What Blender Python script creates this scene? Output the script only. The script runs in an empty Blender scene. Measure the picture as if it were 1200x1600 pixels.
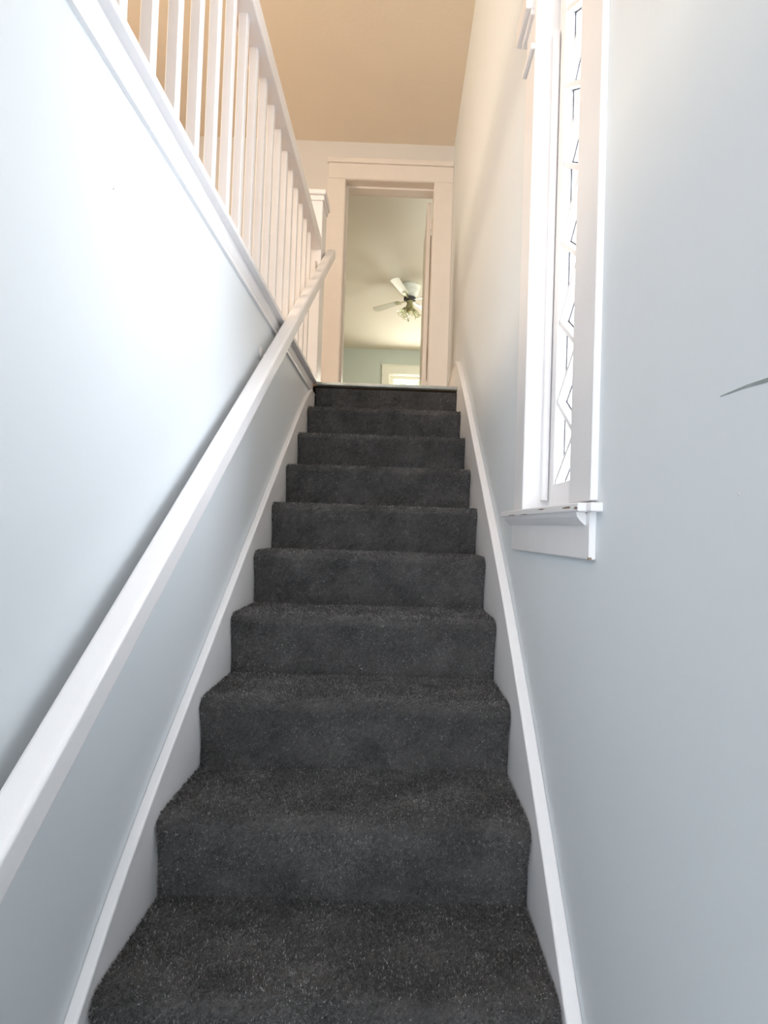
import bpy, bmesh, math, random
import numpy as np
from mathutils import Vector, Matrix

random.seed(7)
rng = np.random.default_rng(11)
scene = bpy.context.scene
COL = scene.collection

# ------------------------------------------------------------------ camera
def cam_axes(p, y, r):
    cp, sp, cy, sy, cr, sr = math.cos(p), math.sin(p), math.cos(y), math.sin(y), math.cos(r), math.sin(r)
    fwd = Vector((sy * cp, cy * cp, sp))
    right = Vector((cy, -sy, 0))
    up = right.cross(fwd)
    return right * cr + up * sr, up * cr - right * sr, fwd
F_PX, CX, CY = 888.6, 631.8, 813.6
cam = bpy.data.cameras.new('camera')
cam_ob = bpy.data.objects.new('camera', cam)
COL.objects.link(cam_ob)
cr_, cu_, cf_ = cam_axes(0.0226, 0.0100, 0.0330)
M4 = Matrix((cr_, cu_, -cf_)).transposed().to_4x4()
M4.translation = Vector((0.5126, 0.0, 0.0))
cam_ob.matrix_world = M4
cam.sensor_fit = 'VERTICAL'
cam.sensor_height = 36.0
cam.lens = F_PX / 1600 * 36.0
cam.shift_x = (600 - CX) / 1600
cam.shift_y = (CY - 800) / 1600
cam.clip_start = 0.02
scene.camera = cam_ob

# ------------------------------------------------------------------ view, sky, daylight and added fill
scene.view_settings.view_transform = 'Standard'
scene.view_settings.look = 'None'
scene.view_settings.gamma = 1
scene.view_settings.use_curve_mapping = False
scene.view_settings.exposure = 0.22

world = bpy.data.worlds.new('world')
scene.world = world
world.use_nodes = True
wb = world.node_tree.nodes['Background']
wb.inputs['Color'].default_value = (0.86, 0.93, 1.0, 1)
wb.inputs['Strength'].default_value = 4.0

def area(name, loc, target, sx, sy, power, color):
    l = bpy.data.lights.new(name, 'AREA')
    l.shape = 'RECTANGLE'
    l.size, l.size_y, l.energy, l.color = sx, sy, power, color
    o = bpy.data.objects.new(name, l)
    COL.objects.link(o)
    o.location = loc
    o.rotation_euler = (Vector(target) - Vector(loc)).to_track_quat('-Z', 'Z').to_euler()
    return o
BLUE = (0.83, 0.90, 1.0)
WARM = (1.0, 0.76, 0.50)
area('daylight_stair_window', (2.10, 1.45, 0.55), (0.3, 1.2, 0.35), 2.2, 1.7, 140, BLUE)      # outside the stair window
area('fill_entry_front', (0.10, -2.05, -0.1), (0.3, 0.0, -0.4), 1.1, 1.6, 26, (0.84, 0.91, 1.0))      # added fill for the lower walls and steps, from an unseen entry opening
area('daylight_hall_window', (-2.95, 1.6, 1.95), (0.0, 2.6, 2.5), 1.1, 1.0, 72, WARM)       # outside the upstairs hall window
area('fill_hall_front', (0.05, -2.00, 2.15), (0.4, 0.9, -0.2), 1.3, 1.2, 15, (0.92, 0.95, 1.0))   # added fill onto treads and balusters, through a made-up opening upstairs
area('daylight_bedroom_window', (0.75, 9.85, 2.0), (0.5, 6.0, 2.2), 1.1, 1.2, 75, (1.0, 0.96, 0.85))
area('daylight_bedroom_side', (3.0, 7.6, 1.9), (0.0, 7.2, 2.3), 1.2, 1.2, 50, (1.0, 0.95, 0.82))

# ------------------------------------------------------------------ materials
def mat(name, color, rough=0.5, noise=0.0, nscale=8.0, bump=0.0, bscale=60.0, metallic=0.0, spec=0.5, color2=None):
    m = bpy.data.materials.new(name)
    m.use_nodes = True
    nt = m.node_tree
    b = nt.nodes['Principled BSDF']
    b.inputs['Roughness'].default_value = rough
    b.inputs['Metallic'].default_value = metallic
    b.inputs['Specular IOR Level'].default_value = spec
    b.inputs['Base Color'].default_value = (*color, 1)
    geo = nt.nodes.new('ShaderNodeNewGeometry')
    if noise > 0:
        n = nt.nodes.new('ShaderNodeTexNoise')
        n.inputs['Scale'].default_value = nscale
        n.inputs['Detail'].default_value = 4
        nt.links.new(geo.outputs['Position'], n.inputs['Vector'])
        r = nt.nodes.new('ShaderNodeMapRange')
        r.inputs['From Min'].default_value = 0.3
        r.inputs['From Max'].default_value = 0.7
        nt.links.new(n.outputs['Fac'], r.inputs['Value'])
        mx = nt.nodes.new('ShaderNodeMix')
        mx.data_type = 'RGBA'
        c2 = color2 or tuple(c * (1 - noise) for c in color)
        mx.inputs['A'].default_value = (*c2, 1)
        mx.inputs['B'].default_value = (*color, 1)
        nt.links.new(r.outputs['Result'], mx.inputs['Factor'])
        nt.links.new(mx.outputs['Result'], b.inputs['Base Color'])
    if bump > 0:
        n2 = nt.nodes.new('ShaderNodeTexNoise')
        n2.inputs['Scale'].default_value = bscale
        n2.inputs['Detail'].default_value = 3
        nt.links.new(geo.outputs['Position'], n2.inputs['Vector'])
        bp = nt.nodes.new('ShaderNodeBump')
        bp.inputs['Strength'].default_value = bump
        bp.inputs['Distance'].default_value = 0.002
        nt.links.new(n2.outputs['Fac'], bp.inputs['Height'])
        nt.links.new(bp.outputs['Normal'], b.inputs['Normal'])
    return m

M = {}
M['wall'] = mat('pale_blue_wall_paint', (0.745, 0.780, 0.800), 0.62, 0.03, 1.7, 0.25, 35)
M['hall_wall'] = mat('pale_hall_wall_paint', (0.74, 0.71, 0.67), 0.7, 0.03, 2.0, 0.2, 35)
M['hall_ceiling'] = mat('beige_ceiling_paint', (0.86, 0.76, 0.62), 0.8, 0.03, 3.0, 0.4, 50)
M['white'] = mat('white_gloss_trim_paint', (0.88, 0.86, 0.86), 0.35, 0.03, 9.0, 0.25, 70)
M['door_white'] = mat('ivory_door_trim_paint', (0.82, 0.76, 0.70), 0.4, 0.03, 9.0, 0.25, 70)
M['bed_wall'] = mat('sage_bedroom_wall_paint', (0.50, 0.54, 0.45), 0.75, 0.04, 2.0, 0.2, 35)
M['bed_ceiling'] = mat('cream_bedroom_ceiling_paint', (0.66, 0.62, 0.50), 0.8, 0.03, 2.0, 0.3, 50)
M['bed_trim'] = mat('cream_bedroom_trim_paint', (0.74, 0.72, 0.58), 0.45, 0.03, 9)
M['wood_floor'] = mat('honey_wood_floor', (0.55, 0.34, 0.17), 0.35, 0.35, 5.0, 0.2, 20)
M['tile'] = mat('grey_entry_floor', (0.30, 0.29, 0.28), 0.6, 0.2, 6.0)
M['threshold'] = mat('pale_grey_landing_edge', (0.68, 0.70, 0.66), 0.5, 0.25, 14.0, 0.3, 60)
M['brown_edge'] = mat('bare_brown_wood', (0.17, 0.085, 0.04), 0.6, 0.3, 12)
M['dark'] = mat('dark_gap', (0.05, 0.045, 0.04), 0.8, 0.2, 30)
M['chip'] = mat('chipped_paint_wood', (0.34, 0.24, 0.17), 0.8, 0.4, 60)
M['scratch'] = mat('grey_green_scratch', (0.36, 0.39, 0.38), 0.8, 0.25, 40)
M['putty'] = mat('grey_glazing_putty', (0.035, 0.033, 0.038), 0.9, 0.2, 30)
M['fan_white'] = mat('white_fan_enamel', (0.70, 0.70, 0.58), 0.4, 0.04, 10)
M['fan_metal'] = mat('aged_brass', (0.42, 0.40, 0.22), 0.35, 0.2, 30, metallic=0.7)
M['steel'] = mat('painted_bracket_metal', (0.70, 0.68, 0.66), 0.4, 0.1, 30, metallic=0.3)
M['siding'] = mat('exterior_siding', (0.80, 0.80, 0.78), 0.7, 0.05, 3)
M['leaf'] = mat('bright_green_leaf', (0.62, 0.78, 0.42), 0.6, 0.3, 3)
M['bark'] = mat('tree_bark', (0.20, 0.15, 0.10), 0.9, 0.4, 8)

def glass_mat(name, gloss=0.06, tint=(1, 1, 1)):
    m = bpy.data.materials.new(name)
    m.use_nodes = True
    nt = m.node_tree
    nt.nodes.clear()
    out = nt.nodes.new('ShaderNodeOutputMaterial')
    t = nt.nodes.new('ShaderNodeBsdfTransparent')
    t.inputs['Color'].default_value = (*tint, 1)
    g = nt.nodes.new('ShaderNodeBsdfGlossy')
    g.inputs['Roughness'].default_value = 0.02
    mx = nt.nodes.new('ShaderNodeMixShader')
    mx.inputs[0].default_value = gloss
    nt.links.new(t.outputs[0], mx.inputs[1])
    nt.links.new(g.outputs[0], mx.inputs[2])
    nt.links.new(mx.outputs[0], out.inputs['Surface'])
    return m
M['glass'] = glass_mat('window_glass')
M['shade_glass'] = glass_mat('fan_shade_glass', 0.30, (0.86, 0.88, 0.74))

def carpet_mat():
    m = bpy.data.materials.new('charcoal_plush_carpet')
    m.use_nodes = True
    nt = m.node_tree
    b = nt.nodes['Principled BSDF']
    b.inputs['Roughness'].default_value = 0.95
    b.inputs['Specular IOR Level'].default_value = 0.15
    b.inputs['Sheen Weight'].default_value = 0.25
    b.inputs['Sheen Roughness'].default_value = 0.5
    at = nt.nodes.new('ShaderNodeAttribute')
    at.attribute_name = 'fleck'
    geo = nt.nodes.new('ShaderNodeNewGeometry')
    n = nt.nodes.new('ShaderNodeTexNoise')
    n.inputs['Scale'].default_value = 9.0
    n.inputs['Detail'].default_value = 5
    nt.links.new(geo.outputs['Position'], n.inputs['Vector'])
    add = nt.nodes.new('ShaderNodeMath')
    add.operation = 'MULTIPLY_ADD'
    add.inputs[1].default_value = 0.55
    nt.links.new(n.outputs['Fac'], add.inputs[0])
    nt.links.new(at.outputs['Fac'], add.inputs[2])
    r = nt.nodes.new('ShaderNodeValToRGB')
    cr = r.color_ramp
    cr.elements[0].position = 0.15
    cr.elements[0].color = (0.028, 0.027, 0.027, 1)
    cr.elements[1].position = 1.0
    cr.elements[1].color = (0.46, 0.45, 0.46, 1)
    e = cr.elements.new(0.62)
    e.color = (0.122, 0.113, 0.107, 1)
    nt.links.new(add.outputs[0], r.inputs['Fac'])
    nt.links.new(r.outputs['Color'], b.inputs['Base Color'])
    return m
M['carpet'] = carpet_mat()

# ------------------------------------------------------------------ helpers
def tag(o, label, cat, kind=None, group=None):
    o['label'] = label
    o['category'] = cat
    if kind:
        o['kind'] = kind
    if group:
        o['group'] = group
    return o

def empty(name, loc, label, cat, kind=None, group=None):
    o = bpy.data.objects.new(name, None)
    COL.objects.link(o)
    o.location = loc
    o.empty_display_size = 0.1
    return tag(o, label, cat, kind, group)

def obj(name, bm, m, parent=None, smooth=False):
    bmesh.ops.recalc_face_normals(bm, faces=bm.faces)
    me = bpy.data.meshes.new(name)
    bm.to_mesh(me)
    bm.free()
    me.materials.append(m)
    if smooth:
        me.shade_smooth() if hasattr(me, 'shade_smooth') else None
    o = bpy.data.objects.new(name, me)
    COL.objects.link(o)
    if parent:
        o.parent = parent
        inv = Matrix.Translation(-world_loc(parent))
        me.transform(inv)
    return o

def world_loc(o):
    v = Vector(o.location)
    while o.parent:
        o = o.parent
        v += Vector(o.location)
    return v

def box(bm, x0, x1, y0, y1, z0, z1, bev=0.0, seg=2):
    vs = [bm.verts.new((x, y, z)) for x in (x0, x1) for y in (y0, y1) for z in (z0, z1)]
    f = [(0, 1, 3, 2), (4, 6, 7, 5), (0, 4, 5, 1), (2, 3, 7, 6), (0, 2, 6, 4), (1, 5, 7, 3)]
    fs = [bm.faces.new([vs[i] for i in q]) for q in f]
    if bev > 0:
        es = list({e for fa in fs for e in fa.edges})
        bmesh.ops.bevel(bm, geom=es, offset=bev, segments=seg, profile=0.5, affect='EDGES')
    return bm

def nb():
    return bmesh.new()

def sweep(bm, prof, path, cap=True):
    """prof: closed list of (x,z) offsets in the x / normal plane; path: list of (y,z) points at x=0, swept in the yz plane keeping sections vertical"""
    rings = []
    for (y, z) in path:
        rings.append([bm.verts.new((px, y, z + pz)) for px, pz in prof])
    n = len(prof)
    for a, b in zip(rings, rings[1:]):
        for i in range(n):
            bm.faces.new((a[i], a[(i + 1) % n], b[(i + 1) % n], b[i]))
    if cap:
        bm.faces.new(rings[0])
        bm.faces.new(list(reversed(rings[-1])))
    return bm

def rrect(x0, x1, z0, z1, r, n=5):
    pts = []
    for cx, cz, a0 in ((x1 - r, z1 - r, 0), (x0 + r, z1 - r, 90), (x0 + r, z0 + r, 180), (x1 - r, z0 + r, 270)):
        for i in range(n):
            a = math.radians(a0 + 90 * i / (n - 1))
            pts.append((cx + r * math.cos(a), cz + r * math.sin(a)))
    return pts

def lathe(bm, prof, c, n=24, axis=None):
    """prof list of (radius, height) along +z from c; axis optional direction"""
    q = Vector((0, 0, 1)).rotation_difference(Vector(axis)) if axis is not None else None
    rings = []
    for r, h in prof:
        ring = []
        for i in range(n):
            a = 2 * math.pi * i / n
            v = Vector((r * math.cos(a), r * math.sin(a), h))
            if q:
                v = q @ v
            ring.append(bm.verts.new(v + Vector(c)))
        rings.append(ring)
    for a, b in zip(rings, rings[1:]):
        for i in range(n):
            bm.faces.new((a[i], a[(i + 1) % n], b[(i + 1) % n], b[i]))
    bm.faces.new(rings[0])
    bm.faces.new(list(reversed(rings[-1])))
    return bm

# ------------------------------------------------------------------ key dimensions
W = 0.83                     # clear width of the flight
XL, XR = -0.020, 0.855       # stairwell wall faces
RISE, RUN = 0.1871, 0.2549
Y0, Z0 = 0.7574, -1.0144     # nosing of step 0
ZF = 0.871                   # upper floor
ZLOW = Z0 - RISE             # entry floor
ZC = 3.07                    # hall ceiling
YD = 4.42                    # door wall face
YB0, YB1 = 4.62, 9.40        # bedroom
def nose(k):
    return Y0 + k * RUN, Z0 + k * RISE

# ------------------------------------------------------------------ room shell
def wall_with_hole(bm, axis, a0, a1, u0, u1, z0, z1, holes):
    """axis 'x': wall thick in x (a0..a1), runs in y (u0..u1). holes: list (h0,h1,hz0,hz1) sorted by u"""
    def bx(p0, p1, q0, q1):
        if p1 - p0 < 1e-5 or q1 - q0 < 1e-5:
            return
        if axis == 'x':
            box(bm, a0, a1, p0, p1, q0, q1)
        else:
            box(bm, p0, p1, a0, a1, q0, q1)
    cur = u0
    for h0, h1, hz0, hz1 in holes:
        bx(cur, h0, z0, z1)
        bx(h0, h1, z0, hz0)
        bx(h0, h1, hz1, z1)
        cur = h1
    bx(cur, u1, z0, z1)
    return bm

# window opening of the stair window
WY0, WY1, WZ0, WZ1 = 1.108, 1.520, 0.070, 1.86
b = wall_with_hole(nb(), 'x', XR, XR + 0.17, -1.80, YD, ZLOW, ZC, [(WY0 - 0.01, WY1 + 0.01, WZ0 - 0.03, WZ1 + 0.02)])
wall_right = tag(obj('wall_right', b, M['wall']), 'pale blue grey stairwell wall holding the tall narrow diamond paned window', 'wall', 'structure')
b = box(nb(), XL - 0.11, XL, -0.30, 3.31, ZLOW, 0.860)
wall_left = tag(obj('wall_left', b, M['wall']), 'pale blue stairwell wall below the white balustrade, behind the handrail', 'wall', 'structure')
b = box(nb(), -2.50, XR, 3.62, 3.72, ZLOW - 0.1, ZF - 0.019)
tag(obj('wall_under_landing', b, M['wall']), 'wall closing the space under the landing, behind the steps', 'wall', 'structure')
b = box(nb(), -2.60, -2.50, -0.20, 3.72, ZLOW - 0.1, 0.66)
tag(obj('wall_under_hall', b, M['wall']), 'outer wall under the upstairs hall, left of the stairwell', 'wall', 'structure')
# door wall
DX0, DX1, DZ1 = 0.006, 0.708, 2.765
b = wall_with_hole(nb(), 'y', YD, YB0, -2.60, XR + 0.17, ZF - 0.2, ZC, [(DX0 - 0.02, DX1 + 0.02, ZF - 0.2, DZ1 + 0.02)])
tag(obj('wall_back', b, M['hall_wall']), 'pale hall wall at the stair head around the open bedroom doorway', 'wall', 'structure')
# upper hall
HWY0, HWY1, HWZ0, HWZ1 = 1.05, 2.25, 1.35, 2.60
b = wall_with_hole(nb(), 'x', -2.60, -2.50, -1.80, YD, ZF, ZC, [(HWY0, HWY1, HWZ0, HWZ1)])
tag(obj('wall_hall_left', b, M['hall_wall']), 'hall wall upstairs beyond the balusters, with a window', 'wall', 'structure')
b = wall_with_hole(nb(), 'y', -1.80, -1.70, -2.50, XR, 0.66, ZC, [(-0.65, 0.75, 1.55, 2.75)])  # unseen opening added so fill light reaches down the stairwell
tag(obj('wall_hall_front', b, M['hall_wall']), 'upstairs hall wall at the front of the house, behind the viewer', 'wall', 'structure')
b = box(nb(), -2.60, XR + 0.17, -1.80, YB0, ZC, ZC + 0.12)
tag(obj('ceiling', b, M['hall_ceiling']), 'beige hall ceiling above the stairwell and balustrade', 'ceiling', 'structure')
b = nb()
box(b, -2.50, XL - 0.012, -1.70, YD, ZF - 0.019, ZF - 0.001)
box(b, XL - 0.012, XR, 3.345, YD, ZF - 0.019, ZF - 0.001)
box(b, XL - 0.012, XR, -1.70, -0.42, ZF - 0.019, ZF - 0.001)
tag(obj('floor', b, M['wood_floor']), 'upstairs hall floor and landing at the top of the stairs', 'floor', 'structure')
b = box(nb(), -2.50, XL - 0.11, -0.30, YD, 0.66, ZF - 0.019)
tag(obj('ceiling', b, M['white']), 'underside of the upstairs hall floor beside the stairwell', 'ceiling', 'structure')
b = box(nb(), -2.50, XR, -1.70, -0.42, 0.66, ZF - 0.019)
tag(obj('ceiling', b, M['white']), 'underside of the upstairs floor over the entry behind the viewer', 'ceiling', 'structure')
b = box(nb(), -2.50, XR, -1.80, 3.62, ZLOW - 0.1, ZLOW)
tag(obj('floor', b, M['tile']), 'entry floor at the foot of the carpeted stairs', 'floor', 'structure')
b = wall_with_hole(nb(), 'y', -1.90, -1.80, -2.50, XR, ZLOW, 0.66, [(-0.45, 0.65, -0.85, 0.60)])  # opening made up to let the entry fill light in
tag(obj('wall_front', b, M['wall']), 'entry wall with an added opening for fill light, behind the viewer', 'wall', 'structure')
b = box(nb(), -2.60, -2.50, -1.90, -0.20, ZLOW, ZF)
box(b, -2.50, XL - 0.11, -0.30, -0.20, ZLOW, 0.66)
tag(obj('wall_entry', b, M['wall']), 'entry side wall beside the foot of the stairs', 'wall', 'structure')

# bedroom shell
BZC = 3.05
b = wall_with_hole(nb(), 'y', YB1, YB1 + 0.15, -2.2, 2.6, ZF, BZC, [(0.275, 1.175, 1.55, 2.64)])
tag(obj('wall_bedroom_far', b, M['bed_wall']), 'sage green far bedroom wall with the window, seen through the doorway', 'wall', 'structure')
b = box(nb(), -2.3, -2.2, YB0, YB1, ZF, BZC)
tag(obj('wall_bedroom_left', b, M['bed_wall']), 'left bedroom wall beyond the doorway', 'wall', 'structure')
b = wall_with_hole(nb(), 'x', 2.5, 2.6, YB0, YB1, ZF, BZC, [(7.0, 8.2, 1.4, 2.5)])
tag(obj('wall_bedroom_right', b, M['bed_wall']), 'right bedroom wall hidden behind the open door', 'wall', 'structure')
b = box(nb(), -2.3, 2.6, YB0, YB1 + 0.15, BZC, BZC + 0.1)
tag(obj('ceiling', b, M['bed_ceiling']), 'cream bedroom ceiling carrying the ceiling fan, beyond the doorway', 'ceiling', 'structure')
b = box(nb(), -2.3, 2.6, YB0 - 0.19, YB1 + 0.15, ZF - 0.1, ZF - 0.001)
tag(obj('floor', b, M['wood_floor']), 'bedroom floor beyond the doorway', 'floor', 'structure')

# small marks on the stairwell walls
b = nb()
pts = [(0.606, 0.1590, 0.0004), (0.56, 0.1580, 0.0014), (0.528, 0.1555, 0.0020), (0.48, 0.155, 0.0024), (0.44, 0.156, 0.0010)]
ra = [b.verts.new((XR - 0.0006, y, z + h)) for y, z, h in pts]
rb = [b.verts.new((XR - 0.0006, y, z - h)) for y, z, h in pts]
rc = [b.verts.new((XR + 0.001, y, z)) for y, z, h in pts]
for i in range(len(pts) - 1):
    b.faces.new((ra[i], ra[i + 1], rb[i + 1], rb[i]))
    b.faces.new((ra[i + 1], ra[i], rc[i], rc[i + 1]))
    b.faces.new((rb[i], rb[i + 1], rc[i + 1], rc[i]))
o = obj('wall_scratch', b, M['scratch'], wall_right)
o['label'] = 'dark grey tapering scratch in the wall'
b = lathe(nb(), [(0.0006, 0.0), (0.0016, 0.0008), (0.0010, 0.0016)], (XR + 0.0004, 0.5693, 0.0509), 8, (-1, 0, 0))
o = obj('paint_blemish', b, M['steel'], wall_right)
b = lathe(nb(), [(0.0004, 0), (0.002, 0.001), (0.0015, 0.002)], (XL - 0.0004, 1.0145, 0.602), 8, (1, 0, 0))
obj('paint_blemish', b, M['steel'], wall_left)

# ------------------------------------------------------------------ staircase with carpeted steps
def step_profile(k, n_r, n_n, n_t):
    y, z = nose(k)
    ov, R = 0.026, 0.026
    pts = []
    for i in range(n_r):                                   # riser, bulging out to the nosing
        t = i / n_r
        yy = y + ov * (1 - (t ** 2.2))
        pts.append((yy, z - RISE + (RISE - R) * t))
    for i in range(n_n):                                   # rounded nosing
        a = math.pi * 0.5 * i / n_n
        pts.append((y + R - R * math.cos(a) , z - R + R * math.sin(a)))
    for i in range(n_t + 1):                               # tread
        t = i / n_t
        pts.append((y + R + (RUN - R + ov + 0.004) * t, z))
    return np.array(pts)

def make_step(k, tuft_density, parent):
    y, z = nose(k)
    dense = 1.0 if k <= 4 else 0.6
    nx = int(150 * dense)
    prof = step_profile(k, int(26 * dense), int(8), int(34 * dense))
    if k == 10:
        prof = prof[:int(26 * dense) + 2]
        prof[:, 1] -= 0.006
    P = len(prof)
    tang = np.gradient(prof, axis=0)
    nrm = np.stack([-tang[:, 1], tang[:, 0]], 1)
    nrm /= np.linalg.norm(nrm, axis=1)[:, None]
    xs = np.linspace(0.0015, W - 0.0015, nx)
    # pile height noise
    amp = rng.normal(0, 0.0008, (nx, P))
    lo = np.sin(xs[:, None] * 17 + k) * np.sin(np.arange(P)[None, :] * 0.33 + k * 1.7) * 0.0012
    edge = -0.007 * np.exp(-np.minimum(xs - xs[0], xs[-1] - xs) / 0.006)[:, None]
    d = amp + lo + edge
    V = np.zeros((nx, P, 3))
    V[:, :, 0] = xs[:, None]
    V[:, :, 1] = prof[None, :, 0] + nrm[None, :, 0] * d
    V[:, :, 2] = prof[None, :, 1] + nrm[None, :, 1] * d
    idx = np.arange(nx * P).reshape(nx, P)
    F = np.stack([idx[:-1, :-1], idx[1:, :-1], idx[1:, 1:], idx[:-1, 1:]], -1).reshape(-1, 4)
    verts = [V.reshape(-1, 3)]
    fl = [np.clip(rng.normal(0.10, 0.06, nx * P), 0, 0.5)]
    # body under the carpet
    base = nx * P
    bodyprof = [(prof[0][0] + 0.004, z - RISE), (prof[0][0] + 0.004, z - 0.03), (y + 0.02, z - 0.018), (y + RUN + 0.02, z - 0.012), (y + RUN + 0.02, z - RISE)]
    bv = []
    for x in (0.0006, W - 0.0006):
        for (py, pz) in bodyprof:
            bv.append((x, py, pz))
    verts.append(np.array(bv))
    fl.append(np.zeros(len(bv)))
    faces = F.tolist()
    m5 = len(bodyprof)
    for i in range(m5):
        j = (i + 1) % m5
        faces.append([base + i, base + j, base + m5 + j, base + m5 + i])
    faces.append([base + i for i in range(m5)])
    faces.append([base + m5 + i for i in reversed(range(m5))])
    base += len(bv)
    # tufts
    seg = np.linalg.norm(np.diff(prof, axis=0), axis=1)
    L = np.concatenate([[0], np.cumsum(seg)])
    n = int(tuft_density * W * L[-1])
    s = rng.random(n) * L[-1]
    py = np.interp(s, L, prof[:, 0])
    pz = np.interp(s, L, prof[:, 1])
    ny = np.interp(s, L, nrm[:, 0])
    nz = np.interp(s, L, nrm[:, 1])
    px = rng.random(n) * (W - 0.006) + 0.003
    h = rng.uniform(0.0035, 0.0075, n) * (1.0 if k <= 4 else 1.15)
    w = rng.uniform(0.0010, 0.0022, n) * (1.0 if k <= 3 else (1.4 if k <= 6 else 2.0))
    lean = rng.normal(0, 0.5, (n, 3))
    N = np.stack([np.zeros(n), ny, nz], 1)
    D = N + lean * 0.9
    D /= np.linalg.norm(D, axis=1)[:, None]
    A = rng.normal(0, 1, (n, 3))
    S = np.cross(D, A)
    S /= np.linalg.norm(S, axis=1)[:, None]
    B = np.stack([px, py, pz], 1) - N * 0.001
    T = np.zeros((n, 3, 3))
    T[:, 0] = B - S * w[:, None]
    T[:, 1] = B + S * w[:, None]
    T[:, 2] = B + D * h[:, None]
    T[:, :, 0] = np.clip(T[:, :, 0], 0.001, W - 0.001)
    verts.append(T.reshape(-1, 3))
    c = rng.random(n)
    f = np.where(c < 0.80, rng.normal(0.22, 0.10, n), rng.normal(0.60, 0.15, n))
    cell = rng.random((220, 140))                          # pile clumps a few millimetres across
    f = f + (cell[(px / 0.0042).astype(int) % 220, (s / 0.0048).astype(int) % 140] - 0.5) * 0.42
    f = np.clip(f, 0, 1)
    ff = np.repeat(f, 3)
    ff[0::3] *= 0.4
    ff[1::3] *= 0.4
    fl.append(ff)
    Fi = (np.arange(n * 3).reshape(n, 3) + base).tolist()
    faces += Fi
    allv = np.concatenate(verts)
    me = bpy.data.meshes.new('carpeted_step')
    me.from_pydata(allv.tolist(), [], faces)
    at = me.attributes.new('fleck', 'FLOAT', 'POINT')
    at.data.foreach_set('value', np.concatenate(fl).astype(np.float32))
    me.materials.append(M['carpet'])
    me.update()
    o = bpy.data.objects.new('carpeted_step', me)
    COL.objects.link(o)
    o.parent = parent
    me.transform(Matrix.Translation(-world_loc(parent)))
    return o

stairs = empty('staircase', (W / 2, nose(0)[0], ZLOW), 'straight stair flight wrapped in dark charcoal plush carpet between two white skirting boards', 'staircase')
for k in range(0, 11):
    dens = {0: 20000, 1: 190000, 2: 190000, 3: 150000, 4: 110000, 5: 90000, 6: 70000}.get(k, 50000)
    make_step(k, dens, stairs)

# sloping skirting boards -------------------------------------------------
def skirt(name, x0, x1, capx0, capx1, path, base_z, label):
    """board between x0..x1 whose top edge follows path; the cap moulding sits along the top edge"""
    for _ in range(2):                                      # ease the bends of the board
        q_ = [path[0]]
        for (ya, za), (yb2, zb2) in zip(path, path[1:]):
            q_ += [(ya * 0.75 + yb2 * 0.25, za * 0.75 + zb2 * 0.25), (ya * 0.25 + yb2 * 0.75, za * 0.25 + zb2 * 0.75)]
        path = q_ + [path[-1]]
    bm = nb()
    ringt = [(bm.verts.new((x0, y, z)), bm.verts.new((x1, y, z))) for y, z in path]
    ringb = [(bm.verts.new((x0, y, base_z(y))), bm.verts.new((x1, y, base_z(y)))) for y, z in path]
    for i in range(len(path) - 1):
        a, c = ringt[i], ringt[i + 1]
        d, e = ringb[i], ringb[i + 1]
        bm.faces.new((a[0], a[1], c[1], c[0]))
        bm.faces.new((d[0], e[0], e[1], d[1]))
        bm.faces.new((a[0], c[0], e[0], d[0]))
        bm.faces.new((a[1], d[1], e[1], c[1]))
    bm.faces.new((ringt[0][0], ringb[0][0], ringb[0][1], ringt[0][1]))
    bm.faces.new((ringt[-1][0], ringt[-1][1], ringb[-1][1], ringb[-1][0]))
    o = tag(obj(name, bm, M['white']), label, 'skirting board', 'structure')
    cap = sweep(nb(), rrect(capx0, capx1, -0.004, 0.014, 0.0065), path)
    obj('cap_moulding', cap, M['white'], o, True)
    return o

def below(y):
    return max(ZLOW, Z0 - RISE + (y - Y0) / RUN * RISE - 0.36)
left_path = [(0.60, -1.20), (0.86, -0.96), (0.985, -0.836), (1.12, -0.702), (1.30, -0.556), (1.60, -0.337), (2.40, 0.253), (3.122, 0.779), (3.300, 0.781)]
right_path = [(0.60, -1.18), (0.985, -0.838), (1.09, -0.728), (1.36, -0.472), (1.72, -0.158), (2.24, 0.225), (2.78, 0.618), (3.30, 0.985), (3.43, 1.045), (3.50, 1.055), (YD, 1.055)]
skirt('baseboard_left', XL, 0.0, XL, 0.004, left_path, below, 'white sloping skirting board along the left wall, beneath the handrail')
skirt('baseboard_right', W, XR, W - 0.004, XR, right_path, lambda y: min(below(y), ZF - 0.1) if y < 3.34 else ZF,
      'white sloping skirting board along the right wall, under the narrow window')

# landing edge ------------------------------------------------------------
b = nb()
prof = rrect(3.303, 3.345, 0.8510, 0.8710, 0.008)
r0 = [b.verts.new((0.0012, py, pz)) for py, pz in prof]
r1 = [b.verts.new((W - 0.0012, py, pz)) for py, pz in prof]
for i in range(len(prof)):
    b.faces.new((r0[i], r0[(i + 1) % len(prof)], r1[(i + 1) % len(prof)], r1[i]))
b.faces.new(r0)
b.faces.new(list(reversed(r1)))
tag(obj('trim_1', b, M['threshold'], None, True), 'worn pale grey wooden nosing along the edge of the landing, above the top carpeted riser', 'trim', 'structure')

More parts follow.
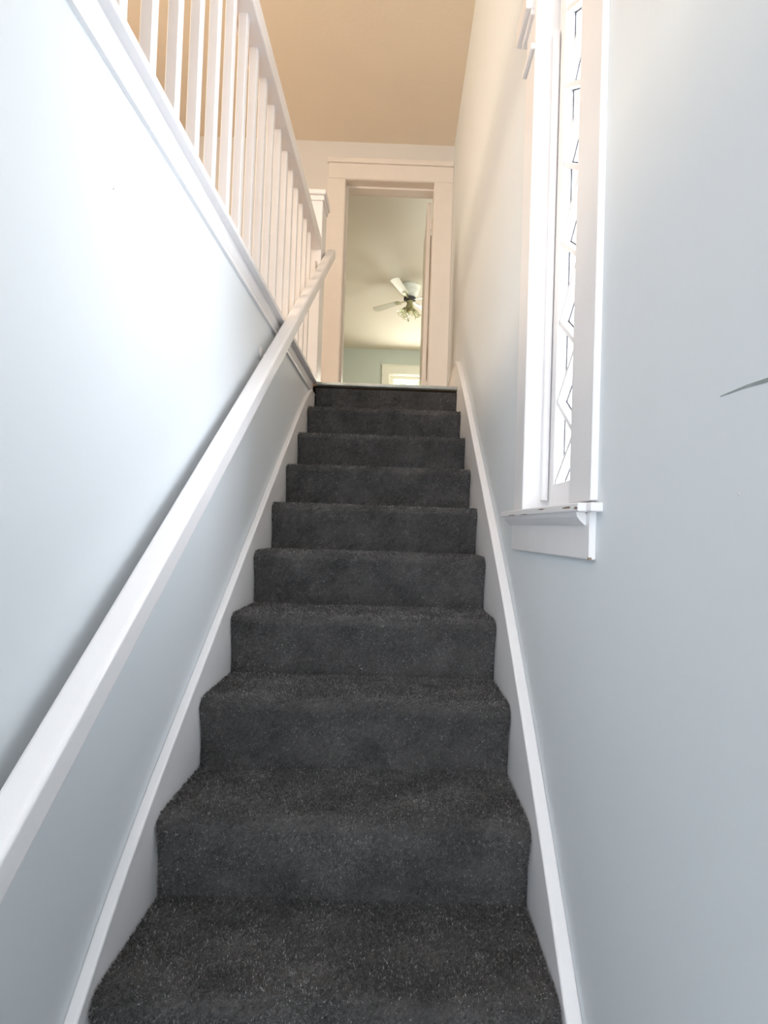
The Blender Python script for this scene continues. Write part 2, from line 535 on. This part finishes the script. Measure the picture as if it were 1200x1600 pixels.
# floor edge casing under the balustrade -----------------------------------
b = nb()
ys = (-0.30, 3.16)
prof = [(-0.032, 0.862), (-0.0125, 0.862), (-0.0115, 0.853), (-0.014, 0.850), (-0.0125, 0.846), (-0.0125, 0.830), (-0.0145, 0.827), (-0.0115, 0.823),
        (-0.0110, 0.816), (-0.0135, 0.813), (-0.0105, 0.809), (-0.009, 0.801), (-0.0105, 0.795), (-0.032, 0.795)]
sweep(b, prof, [(-0.30, 0), (3.302, 0)])
tr = tag(obj('trim_2', b, M['white']), 'white fluted casing along the floor edge under the balusters', 'trim', 'structure')
b = sweep(nb(), rrect(-0.10, 0.010, 0.8615, 0.8795, 0.003, 4), [(-0.30, 0), (3.302, 0)])
obj('nosing_board', b, M['white'], tr)

# ------------------------------------------------------------------ balustrade
bal = empty('balustrade', (-0.063, 1.6, ZF), 'white painted balustrade with square balusters along the upstairs floor edge', 'balustrade')
A = 0.027
for j in range(-9, 16):
    yr = 1.185 + 0.128 * j + (0.0003 * j * j if j > 0 else 0)
    b = box(nb(), -0.03 - A, -0.03, yr - A, yr, 0.878, 1.667, 0.002, 1)
    obj('baluster', b, M['white'], bal)
b = sweep(nb(), rrect(-0.088, 0.0, 1.665, 1.735, 0.006, 4), [(-0.25, 0), (3.335, 0)])
obj('top_rail', b, M['white'], bal)
b = nb()
box(b, -0.112, 0.002, 3.335, 3.50, ZF - 0.001, 1.985, 0.003, 1)
newel = obj('newel_post', b, M['white'], bal)
b = nb()
box(b, -0.122, 0.010, 3.325, 3.510, 1.955, 1.985, 0.004, 2)
box(b, -0.132, 0.022, 3.312, 3.522, 1.985, 2.015, 0.008, 3)
obj('cap', b, M['white'], newel)

# ------------------------------------------------------------------ handrail on the left wall
hr = empty('handrail', (0.035, 2.0, 0.6), 'white painted wooden handrail sloping up the left wall on metal brackets', 'handrail')
ra0 = (0.30, -0.191 + 0.757 * (0.30 - 0.945))
ra1 = (3.52, -0.191 + 0.757 * (3.52 - 0.945))
b = sweep(nb(), rrect(0.010, 0.062, -0.066, 0.0, 0.011, 6), [ra0, ra1])
obj('rail', b, M['white'], hr)
for yb in (0.75, 2.10, 3.28):
    zb = -0.191 + 0.757 * (yb - 0.945)
    b = lathe(nb(), [(0.026, 0.0), (0.026, 0.004), (0.018, 0.009), (0.008, 0.011)], (XL, yb, zb - 0.035), 20, (1, 0, 0))
    lathe(b, [(0.006, 0.0), (0.006, 0.045)], (XL + 0.005, yb, zb - 0.038), 10, (1, 0, -0.55))
    lathe(b, [(0.006, 0.0), (0.006, 0.030)], (XL + 0.046, yb, zb - 0.074), 10, (0.05, 0, 1))
    obj('bracket', b, M['steel'], hr, True)

# ------------------------------------------------------------------ stair window
win = empty('window_1', (XR, (WY0 + WY1) / 2, WZ0), 'tall narrow stair window with white casing, chipped sill and diamond lattice muntins', 'window', 'structure')
CXF = XR - 0.012                                            # casing face
for (ya, yb2) in ((WY1 + 0.003, 1.635), (0.979, WY0 - 0.003)):
    b = box(nb(), CXF, XR + 0.002, ya, yb2, 0.068, WZ1 + 0.02, 0.002, 1)
    c_ = obj('side_casing', b, M['white'], win)
    b = nb()                                                # stepped block across the casing
    e = 0.0 if ya > WY1 else 0.0
    box(b, CXF - 0.012, CXF + 0.001, ya + 0.001, yb2 - 0.002, 1.340, 1.356, 0.003, 2)
    box(b, CXF - 0.010, XR + 0.001, (ya + 0.02) if ya > WY1 else ya - 0.03, (yb2 + 0.025) if ya > WY1 else yb2 - 0.02, 1.452, 1.470, 0.003, 2)
    box(b, CXF - 0.024, XR + 0.001, (ya + 0.02) if ya > WY1 else ya - 0.045, (yb2 + 0.045) if ya > WY1 else yb2 - 0.02, 1.470, 1.530, 0.004, 2)
    obj('casing_block', b, M['white'], c_)
b = nb()
box(b, CXF, XR + 0.002, 0.979, 1.635, WZ1 + 0.0205, WZ1 + 0.16, 0.002, 1)
box(b, CXF - 0.014, XR + 0.002, 0.96, 1.655, WZ1 + 0.16, WZ1 + 0.185, 0.004, 2)
obj('head_casing', b, M['white'], win)
# sill with cove below, apron
b = nb()
SY0, SY1 = 0.950, 1.725
SXF = CXF - 0.022
box(b, SXF, XR + 0.06, 0.978, SY1, 0.054, 0.070, 0.003, 2)
box(b, CXF - 0.008, XR + 0.002, 0.952, 0.9785, 0.054, 0.070, 0.002, 1)
prof = [(SXF + 0.004, 0.054), (SXF + 0.006, 0.046), (SXF + 0.012, 0.038), (CXF - 0.002, 0.031), (XR + 0.001, 0.031), (XR + 0.001, 0.054)]
sweep(b, prof, [(1.000, 0), (SY1 - 0.04, 0)])
for v in b.verts:
    v.co.z += (v.co.y - 1.36) * 0.016
sill = obj('sill', b, M['white'], win)
b = nb()
for (ya, yb2, zz, hh) in ((1.50, 1.60, 0.0565, 0.0016), (1.36, 1.44, 0.0560, 0.0016), (1.20, 1.26, 0.0640, 0.0014), (1.02, 1.07, 0.0620, 0.0030), (0.980, 1.00, 0.0600, 0.0030)):
    n = 7
    top, bot = [], []
    for i in range(n):
        t = i / (n - 1)
        yy = ya + (yb2 - ya) * t
        hgt = hh * math.sin(math.pi * (0.08 + 0.84 * t)) * (0.6 + 0.8 * random.random())
        top.append(b.verts.new((SXF - 0.0004, yy, zz + hgt + (yy - 1.36) * 0.016)))
        bot.append(b.verts.new((SXF - 0.0004, yy, zz - hgt * 0.6 + (yy - 1.36) * 0.016)))
    for i in range(n - 1):
        b.faces.new((top[i], top[i + 1], bot[i + 1], bot[i]))
ret = bmesh.ops.extrude_face_region(b, geom=list(b.faces))
bmesh.ops.translate(b, verts=[v for v in ret['geom'] if isinstance(v, bmesh.types.BMVert)], vec=(0.0015, 0, 0))
obj('chipped_paint', b, M['chip'], sill)
b = box(nb(), CXF, XR + 0.001, 0.981, 1.655, -0.035, 0.0535, 0.002, 1)
apron = obj('apron', b, M['white'], win)
b = nb()
bar_pts = [(0.998, 0.052), (0.992, 0.052), (1.010, 0.036), (1.012, 0.038)]
va = [b.verts.new((CXF - 0.0008, y, z)) for y, z in bar_pts]
vb = [b.verts.new((CXF + 0.004, y, z)) for y, z in bar_pts]
b.faces.new(va); b.faces.new(list(reversed(vb)))
for i in range(4):
    b.faces.new((va[i], vb[i], vb[(i + 1) % 4], va[(i + 1) % 4]))
box(b, CXF - 0.0006, CXF + 0.005, 0.9806, 0.9850, -0.0354, -0.031)
obj('open_joint', b, M['chip'], apron)
# jamb lining
b = nb()
box(b, CXF + 0.003, XR + 0.17, WY1, WY1 + 0.011, 0.068, WZ1 + 0.011)
box(b, CXF + 0.003, XR + 0.17, WY0 - 0.011, WY0, 0.068, WZ1 + 0.011)
box(b, CXF + 0.003, XR + 0.17, WY0, WY1, WZ1, WZ1 + 0.011)
box(b, XR + 0.061, XR + 0.17, WY0, WY1, 0.040, 0.067)
obj('jamb_lining', b, M['white'], win)
b = nb()
for (ya, yb2) in ((WY1 - 0.020, WY1 - 0.0005), (WY0 + 0.0005, WY0 + 0.020)):
    pr = rrect(0.889, 0.907, ya, yb2, 0.0065, 5)
    r0 = [b.verts.new((px, py, 0.100)) for px, py in pr]
    r1 = [b.verts.new((px, py, 1.372)) for px, py in pr]
    for i in range(len(pr)):
        b.faces.new((r0[i], r0[(i + 1) % len(pr)], r1[(i + 1) % len(pr)], r1[i]))
    b.faces.new(r0)
    b.faces.new(list(reversed(r1)))
obj('stop_bead', b, M['white'], win)
# sash
SX0, SX1 = 0.908, 0.943
GY0, GY1, GZ0, GZ1 = WY0 + 0.058, WY1 - 0.058, 0.138, WZ1 - 0.06
b = nb()
box(b, SX0, SX1, WY0 + 0.001, GY0, 0.070, WZ1 - 0.001, 0.0015, 1)
box(b, SX0, SX1, GY1, WY1 - 0.001, 0.070, WZ1 - 0.001, 0.0015, 1)
box(b, SX0, SX1, GY0, GY1, 0.070, GZ0, 0.0015, 1)
box(b, SX0, SX1, GY0, GY1, GZ1, WZ1 - 0.001, 0.0015, 1)
sash = obj('sash', b, M['white'], win)
# diamond lattice: two families of diagonal bars
b = nb()
pitch = 0.2085
zn0 = 0.1435
def bar(bm, y0, z0, y1, z1, w, xa, xb):
    d = Vector((0, y1 - y0, z1 - z0)).normalized()
    n = Vector((0, -d.z, d.y)) * (w / 2)
    vs = []
    for x in (xa, xb):
        for (yy, zz, sgn) in ((y0, z0, 1), (y1, z1, 1), (y1, z1, -1), (y0, z0, -1)):
            vs.append(bm.verts.new((x, yy + n.y * sgn, zz + n.z * sgn)))
    for q in ((0, 1, 2, 3), (7, 6, 5, 4), (0, 4, 5, 1), (1, 5, 6, 2), (2, 6, 7, 3), (3, 7, 4, 0)):
        bm.faces.new([vs[i] for i in q])
k = -1
while k < 9:
    za = zn0 + k * pitch
    for (ya, yb2) in ((GY0, GY1), (GY1, GY0)):
        z1, z2 = za, za + pitch
        # clip to the glass height
        t0 = max(0.0, (GZ0 - z1) / pitch)
        t1 = min(1.0, (GZ1 - z1) / pitch)
        if t1 - t0 > 0.02:
            bar(b, ya + (yb2 - ya) * t0, z1 + pitch * t0, ya + (yb2 - ya) * t1, z1 + pitch * t1, 0.012, SX0 + 0.004 + (0.0006 if ya == GY0 else 0), SX1 - 0.008)
    k += 1
obj('lattice_muntins', b, M['white'], sash)
b = nb()
for k in range(-1, 9):
    za = zn0 + k * pitch
    for (ya, yb2) in ((GY0, GY1), (GY1, GY0)):
        t0 = max(0.0, (GZ0 - za) / pitch)
        t1 = min(1.0, (GZ1 - za) / pitch)
        if t1 - t0 > 0.02:
            bar(b, ya + (yb2 - ya) * t0, za + pitch * t0, ya + (yb2 - ya) * t1, za + pitch * t1, 0.0175, SX1 - 0.0095, SX1 - 0.0078 + (0.0004 if ya == GY0 else 0))
box(b, SX1 - 0.0095, SX1 - 0.0075, GY1 - 0.0028, GY1 + 0.001, GZ0, GZ1)
box(b, SX1 - 0.0095, SX1 - 0.0075, GY0 - 0.001, GY0 + 0.0028, GZ0, GZ1)
o = obj('glazing_putty', b, M['putty'], sash)
b = box(nb(), 0.933, 0.936, GY0 - 0.004, GY1 + 0.004, GZ0 - 0.004, GZ1 + 0.004)
obj('glass_pane', b, M['glass'], sash)
# storm window frame outside
b = nb()
box(b, 0.985, 1.005, WY0, WY0 + 0.03, 0.068, WZ1 - 0.02)
box(b, 0.985, 1.005, WY1 - 0.03, WY1, 0.068, WZ1 - 0.02)
box(b, 0.985, 1.005, WY0 + 0.03, WY1 - 0.03, 0.068, 0.10)
box(b, 0.985, 1.005, WY0 + 0.03, WY1 - 0.03, WZ1 - 0.05, WZ1 - 0.02)
obj('storm_frame', b, M['siding'], win)

# ------------------------------------------------------------------ bedroom doorway at the head of the stairs
YC = 4.400                                                  # casing face
door = empty('door_1', ((DX0 + DX1) / 2, YD, ZF), 'open bedroom doorway with wide ivory casing at the top of the stairs', 'door', 'structure')
b = box(nb(), -0.132, DX0, YC, YD + 0.002, ZF, DZ1, 0.002, 1)
obj('side_casing', b, M['door_white'], door)
b = box(nb(), DX1, XR - 0.001, YC, YD + 0.002, ZF, DZ1, 0.002, 1)
obj('side_casing', b, M['door_white'], door)
b = nb()
box(b, -0.128, XR - 0.001, YC - 0.003, YD + 0.002, DZ1, 2.885, 0.002, 1)
box(b, -0.140, XR - 0.001, YC - 0.022, YD + 0.002, 2.885, 2.925, 0.006, 2)
obj('head_casing', b, M['door_white'], door)
b = nb()
box(b, DX0 - 0.015, DX0 + 0.004, YC + 0.004, YB0, ZF, DZ1 + 0.01)
box(b, DX1 - 0.004, DX1 + 0.015, YC + 0.004, YB0, ZF, DZ1 + 0.01)
box(b, DX0 + 0.004, DX1 - 0.004, YC + 0.004, YB0, DZ1 - 0.004, DZ1 + 0.012)
box(b, DX0 + 0.004, DX1 - 0.004, 4.49, 4.56, DZ1 - 0.018, DZ1 - 0.004)
box(b, DX0 + 0.004, DX0 + 0.016, 4.49, 4.56, ZF, DZ1 - 0.018)
obj('jamb', b, M['door_white'], door)
b = nb()
box(b, -0.10, DX0 - 0.002, YB0, YB0 + 0.02, ZF, DZ1 + 0.12)
box(b, DX1 + 0.015, 0.84, YB0, YB0 + 0.02, ZF, DZ1 + 0.12)
box(b, DX0 - 0.002, DX1 + 0.015, YB0, YB0 + 0.02, DZ1 + 0.01, DZ1 + 0.12)
obj('inner_casing', b, M['door_white'], door)
slab = box(nb(), 0.664, 0.697, 4.628, 5.34, ZF + 0.010, 2.735, 0.002, 1)
sl = obj('door_slab', slab, M['door_white'], door)
b = box(nb(), 0.6985, 0.7035, 4.624, 4.650, ZF + 0.02, 2.46)
o = obj('hinge_edge', b, M['brown_edge'], sl)
o['label'] = 'bare brown wood strip along the hinge edge'
b = nb()
for zz in (1.15, 2.50):
    box(b, 0.690, 0.704, 4.612, 4.627, zz, zz + 0.09, 0.003, 1)
obj('hinge', b, M['door_white'], sl)

# ------------------------------------------------------------------ bedroom window
w2 = empty('window_2', (0.725, YB1, 1.55), 'bedroom window with cream frame, seen low through the open doorway', 'window', 'structure')
b = nb()
box(b, 0.155, 0.275, YB1 - 0.022, YB1 + 0.002, 1.55, 2.64, 0.002, 1)
box(b, 1.175, 1.295, YB1 - 0.022, YB1 + 0.002, 1.55, 2.64, 0.002, 1)
box(b, 0.150, 1.300, YB1 - 0.024, YB1 + 0.002, 2.64, 2.775, 0.002, 1)
box(b, 0.140, 1.310, YB1 - 0.034, YB1 + 0.002, 2.775, 2.797, 0.004, 1)
obj('casing', b, M['bed_trim'], w2)
b = nb()
box(b, 0.275, 0.290, YB1, YB1 + 0.15, 1.55, 2.64)
box(b, 1.160, 1.175, YB1, YB1 + 0.15, 1.55, 2.64)
box(b, 0.290, 1.160, YB1, YB1 + 0.15, 2.625, 2.64)
box(b, 0.290, 1.160, YB1, YB1 + 0.15, 1.55, 1.57)
obj('jamb_lining', b, M['bed_trim'], w2)
b = nb()
box(b, 0.290, 0.350, YB1 + 0.06, YB1 + 0.095, 1.57, 2.625, 0.003, 1)
box(b, 1.100, 1.160, YB1 + 0.06, YB1 + 0.095, 1.57, 2.625, 0.003, 1)
box(b, 0.350, 1.100, YB1 + 0.06, YB1 + 0.095, 2.575, 2.625, 0.003, 1)
box(b, 0.350, 1.100, YB1 + 0.06, YB1 + 0.095, 1.57, 1.63, 0.003, 1)
box(b, 0.350, 1.100, YB1 + 0.06, YB1 + 0.095, 2.06, 2.10, 0.003, 1)
s2 = obj('sash', b, M['bed_trim'], w2)
b = box(nb(), 0.345, 1.105, YB1 + 0.075, YB1 + 0.079, 1.62, 2.58)
obj('glass_pane', b, M['glass'], s2)

# ------------------------------------------------------------------ ceiling fan in the bedroom
FX, FY, FZ = 0.560, 6.93, BZC
fan = empty('ceiling_fan', (FX, FY, FZ), 'white four-blade ceiling fan with tulip glass lights, on the bedroom ceiling', 'ceiling fan')
b = lathe(nb(), [(0.125, 0.0), (0.125, -0.035), (0.110, -0.050), (0.115, -0.065), (0.105, -0.105), (0.085, -0.130), (0.060, -0.145)], (FX, FY, FZ), 32)
obj('motor_housing', b, M['fan_white'], fan, True)
b = lathe(nb(), [(0.055, -0.145), (0.075, -0.155), (0.075, -0.178), (0.050, -0.188)], (FX, FY, FZ), 28)
o = obj('flywheel', b, M['dark'], fan, True)
o['label'] = 'dark rotor ring under the motor housing'
def make_blade(ang):
    ca, sa = math.cos(ang), math.sin(ang)
    bm = nb()
    outline = []
    n = 10
    for i in range(n):
        t = i / (n - 1)
        outline.append((0.16 + 0.40 * t, 0.038 + 0.015 * t))
    for i in range(1, 8):
        a = math.pi / 2 - math.pi * i / 8
        outline.append((0.56 + 0.035 * math.cos(a), 0.053 * math.sin(a)))
    for i in range(n):
        t = 1 - i / (n - 1)
        outline.append((0.16 + 0.40 * t, -(0.038 + 0.015 * t)))
    top, bot = [], []
    pit = math.radians(9)
    for r, s in outline:
        for lst, dz in ((top, 0.003), (bot, -0.003)):
            ss, zz = s * math.cos(pit), s * math.sin(pit) + dz - 0.170
            lst.append(bm.verts.new((FX + r * ca - ss * sa, FY + r * sa + ss * ca, FZ + zz)))
    bm.faces.new(top)
    bm.faces.new(list(reversed(bot)))
    m_ = len(top)
    for i in range(m_):
        bm.faces.new((top[i], bot[i], bot[(i + 1) % m_], top[(i + 1) % m_]))
    bl = obj('blade', bm, M['fan_white'], fan)
    bm = nb()
    vs = []
    for r, s in ((0.06, 0.012), (0.13, 0.010), (0.17, 0.030), (0.23, 0.020), (0.23, -0.020), (0.17, -0.030), (0.13, -0.010), (0.06, -0.012)):
        vs.append(bm.verts.new((FX + r * ca - s * sa, FY + r * sa + s * ca, FZ - 0.176 + s * math.sin(pit))))
    f = bm.faces.new(vs)
    ret = bmesh.ops.extrude_face_region(bm, geom=[f])
    bmesh.ops.translate(bm, verts=[v for v in ret['geom'] if isinstance(v, bmesh.types.BMVert)], vec=(0, 0, -0.005))
    obj('blade_arm', bm, M['fan_metal'], bl)
for d in (140, 251, 335, 57):
    make_blade(math.radians(d))
b = lathe(nb(), [(0.040, -0.186), (0.045, -0.200), (0.032, -0.225), (0.045, -0.250), (0.050, -0.285), (0.035, -0.305), (0.012, -0.320)], (FX, FY, FZ), 24)
lk = obj('light_kit', b, M['fan_metal'], fan, True)
for d in (20, 110, 200, 290):
    a = math.radians(d)
    dirv = Vector((math.cos(a) * 0.75, math.sin(a) * 0.75, -1)).normalized()
    c = Vector((FX, FY, FZ - 0.262)) + Vector((math.cos(a), math.sin(a), 0)) * 0.035
    b = lathe(nb(), [(0.006, 0), (0.006, 0.03), (0.020, 0.034), (0.022, 0.05), (0.010, 0.052)], c, 12, dirv)
    obj('lamp_socket', b, M['fan_metal'], lk, True)
    c2 = c + dirv * 0.045
    bm = nb()
    q = Vector((0, 0, 1)).rotation_difference(dirv)
    rings = []
    N = 24
    for (r, h) in ((0.018, 0.0), (0.030, 0.015), (0.036, 0.04), (0.034, 0.065), (0.042, 0.085), (0.050, 0.095)):
        ring = []
        for i in range(N):
            an = 2 * math.pi * i / N
            rr = r * (1 + (0.07 * math.cos(6 * an) if h > 0.08 else 0.02 * math.cos(12 * an)))
            ring.append(bm.verts.new(q @ Vector((rr * math.cos(an), rr * math.sin(an), h)) + c2))
        rings.append(ring)
    for ra_, rb_ in zip(rings, rings[1:]):
        for i in range(N):
            bm.faces.new((ra_[i], ra_[(i + 1) % N], rb_[(i + 1) % N], rb_[i]))
    obj('lamp_shade', bm, M['shade_glass'], lk, True)
b = lathe(nb(), [(0.0012, -0.32), (0.0012, -0.43), (0.006, -0.435), (0.006, -0.455), (0.002, -0.460)], (FX - 0.01, FY - 0.02, FZ), 8)
obj('pull_chain', b, M['fan_metal'], fan)

# ------------------------------------------------------------------ tree outside the bedroom window
tree = empty('tree', (1.6, 15.0, -2.0), 'leafy green tree outside the bedroom window', 'tree')
b = lathe(nb(), [(0.22, 0), (0.16, 2.0), (0.10, 4.0), (0.04, 5.5)], (1.6, 15.0, -2.0), 12)
obj('trunk', b, M['bark'], tree)
n = 2600
P3 = rng.normal(0, 1, (n, 3))
P3 /= np.linalg.norm(P3, axis=1)[:, None]
P3 *= (rng.random((n, 1)) ** 0.4) * np.array([[2.2, 1.6, 1.5]])
P3 += np.array([[1.6, 15.0, 3.6]])
vs, fs = [], []
for i in range(n):
    a = rng.normal(0, 1, 3); a /= np.linalg.norm(a)
    c = np.cross(a, rng.normal(0, 1, 3)); c /= np.linalg.norm(c)
    s = rng.uniform(0.06, 0.12)
    p = P3[i]
    vs += [p - a * s, p + c * s * 0.5, p + a * s, p - c * s * 0.5]
    fs.append((4 * i, 4 * i + 1, 4 * i + 2, 4 * i + 3))
me = bpy.data.meshes.new('foliage')
me.from_pydata([tuple(v) for v in vs], [], fs)
me.materials.append(M['leaf'])
o = bpy.data.objects.new('foliage', me)
COL.objects.link(o)
o.parent = tree
me.transform(Matrix.Translation(-Vector(tree.location)))
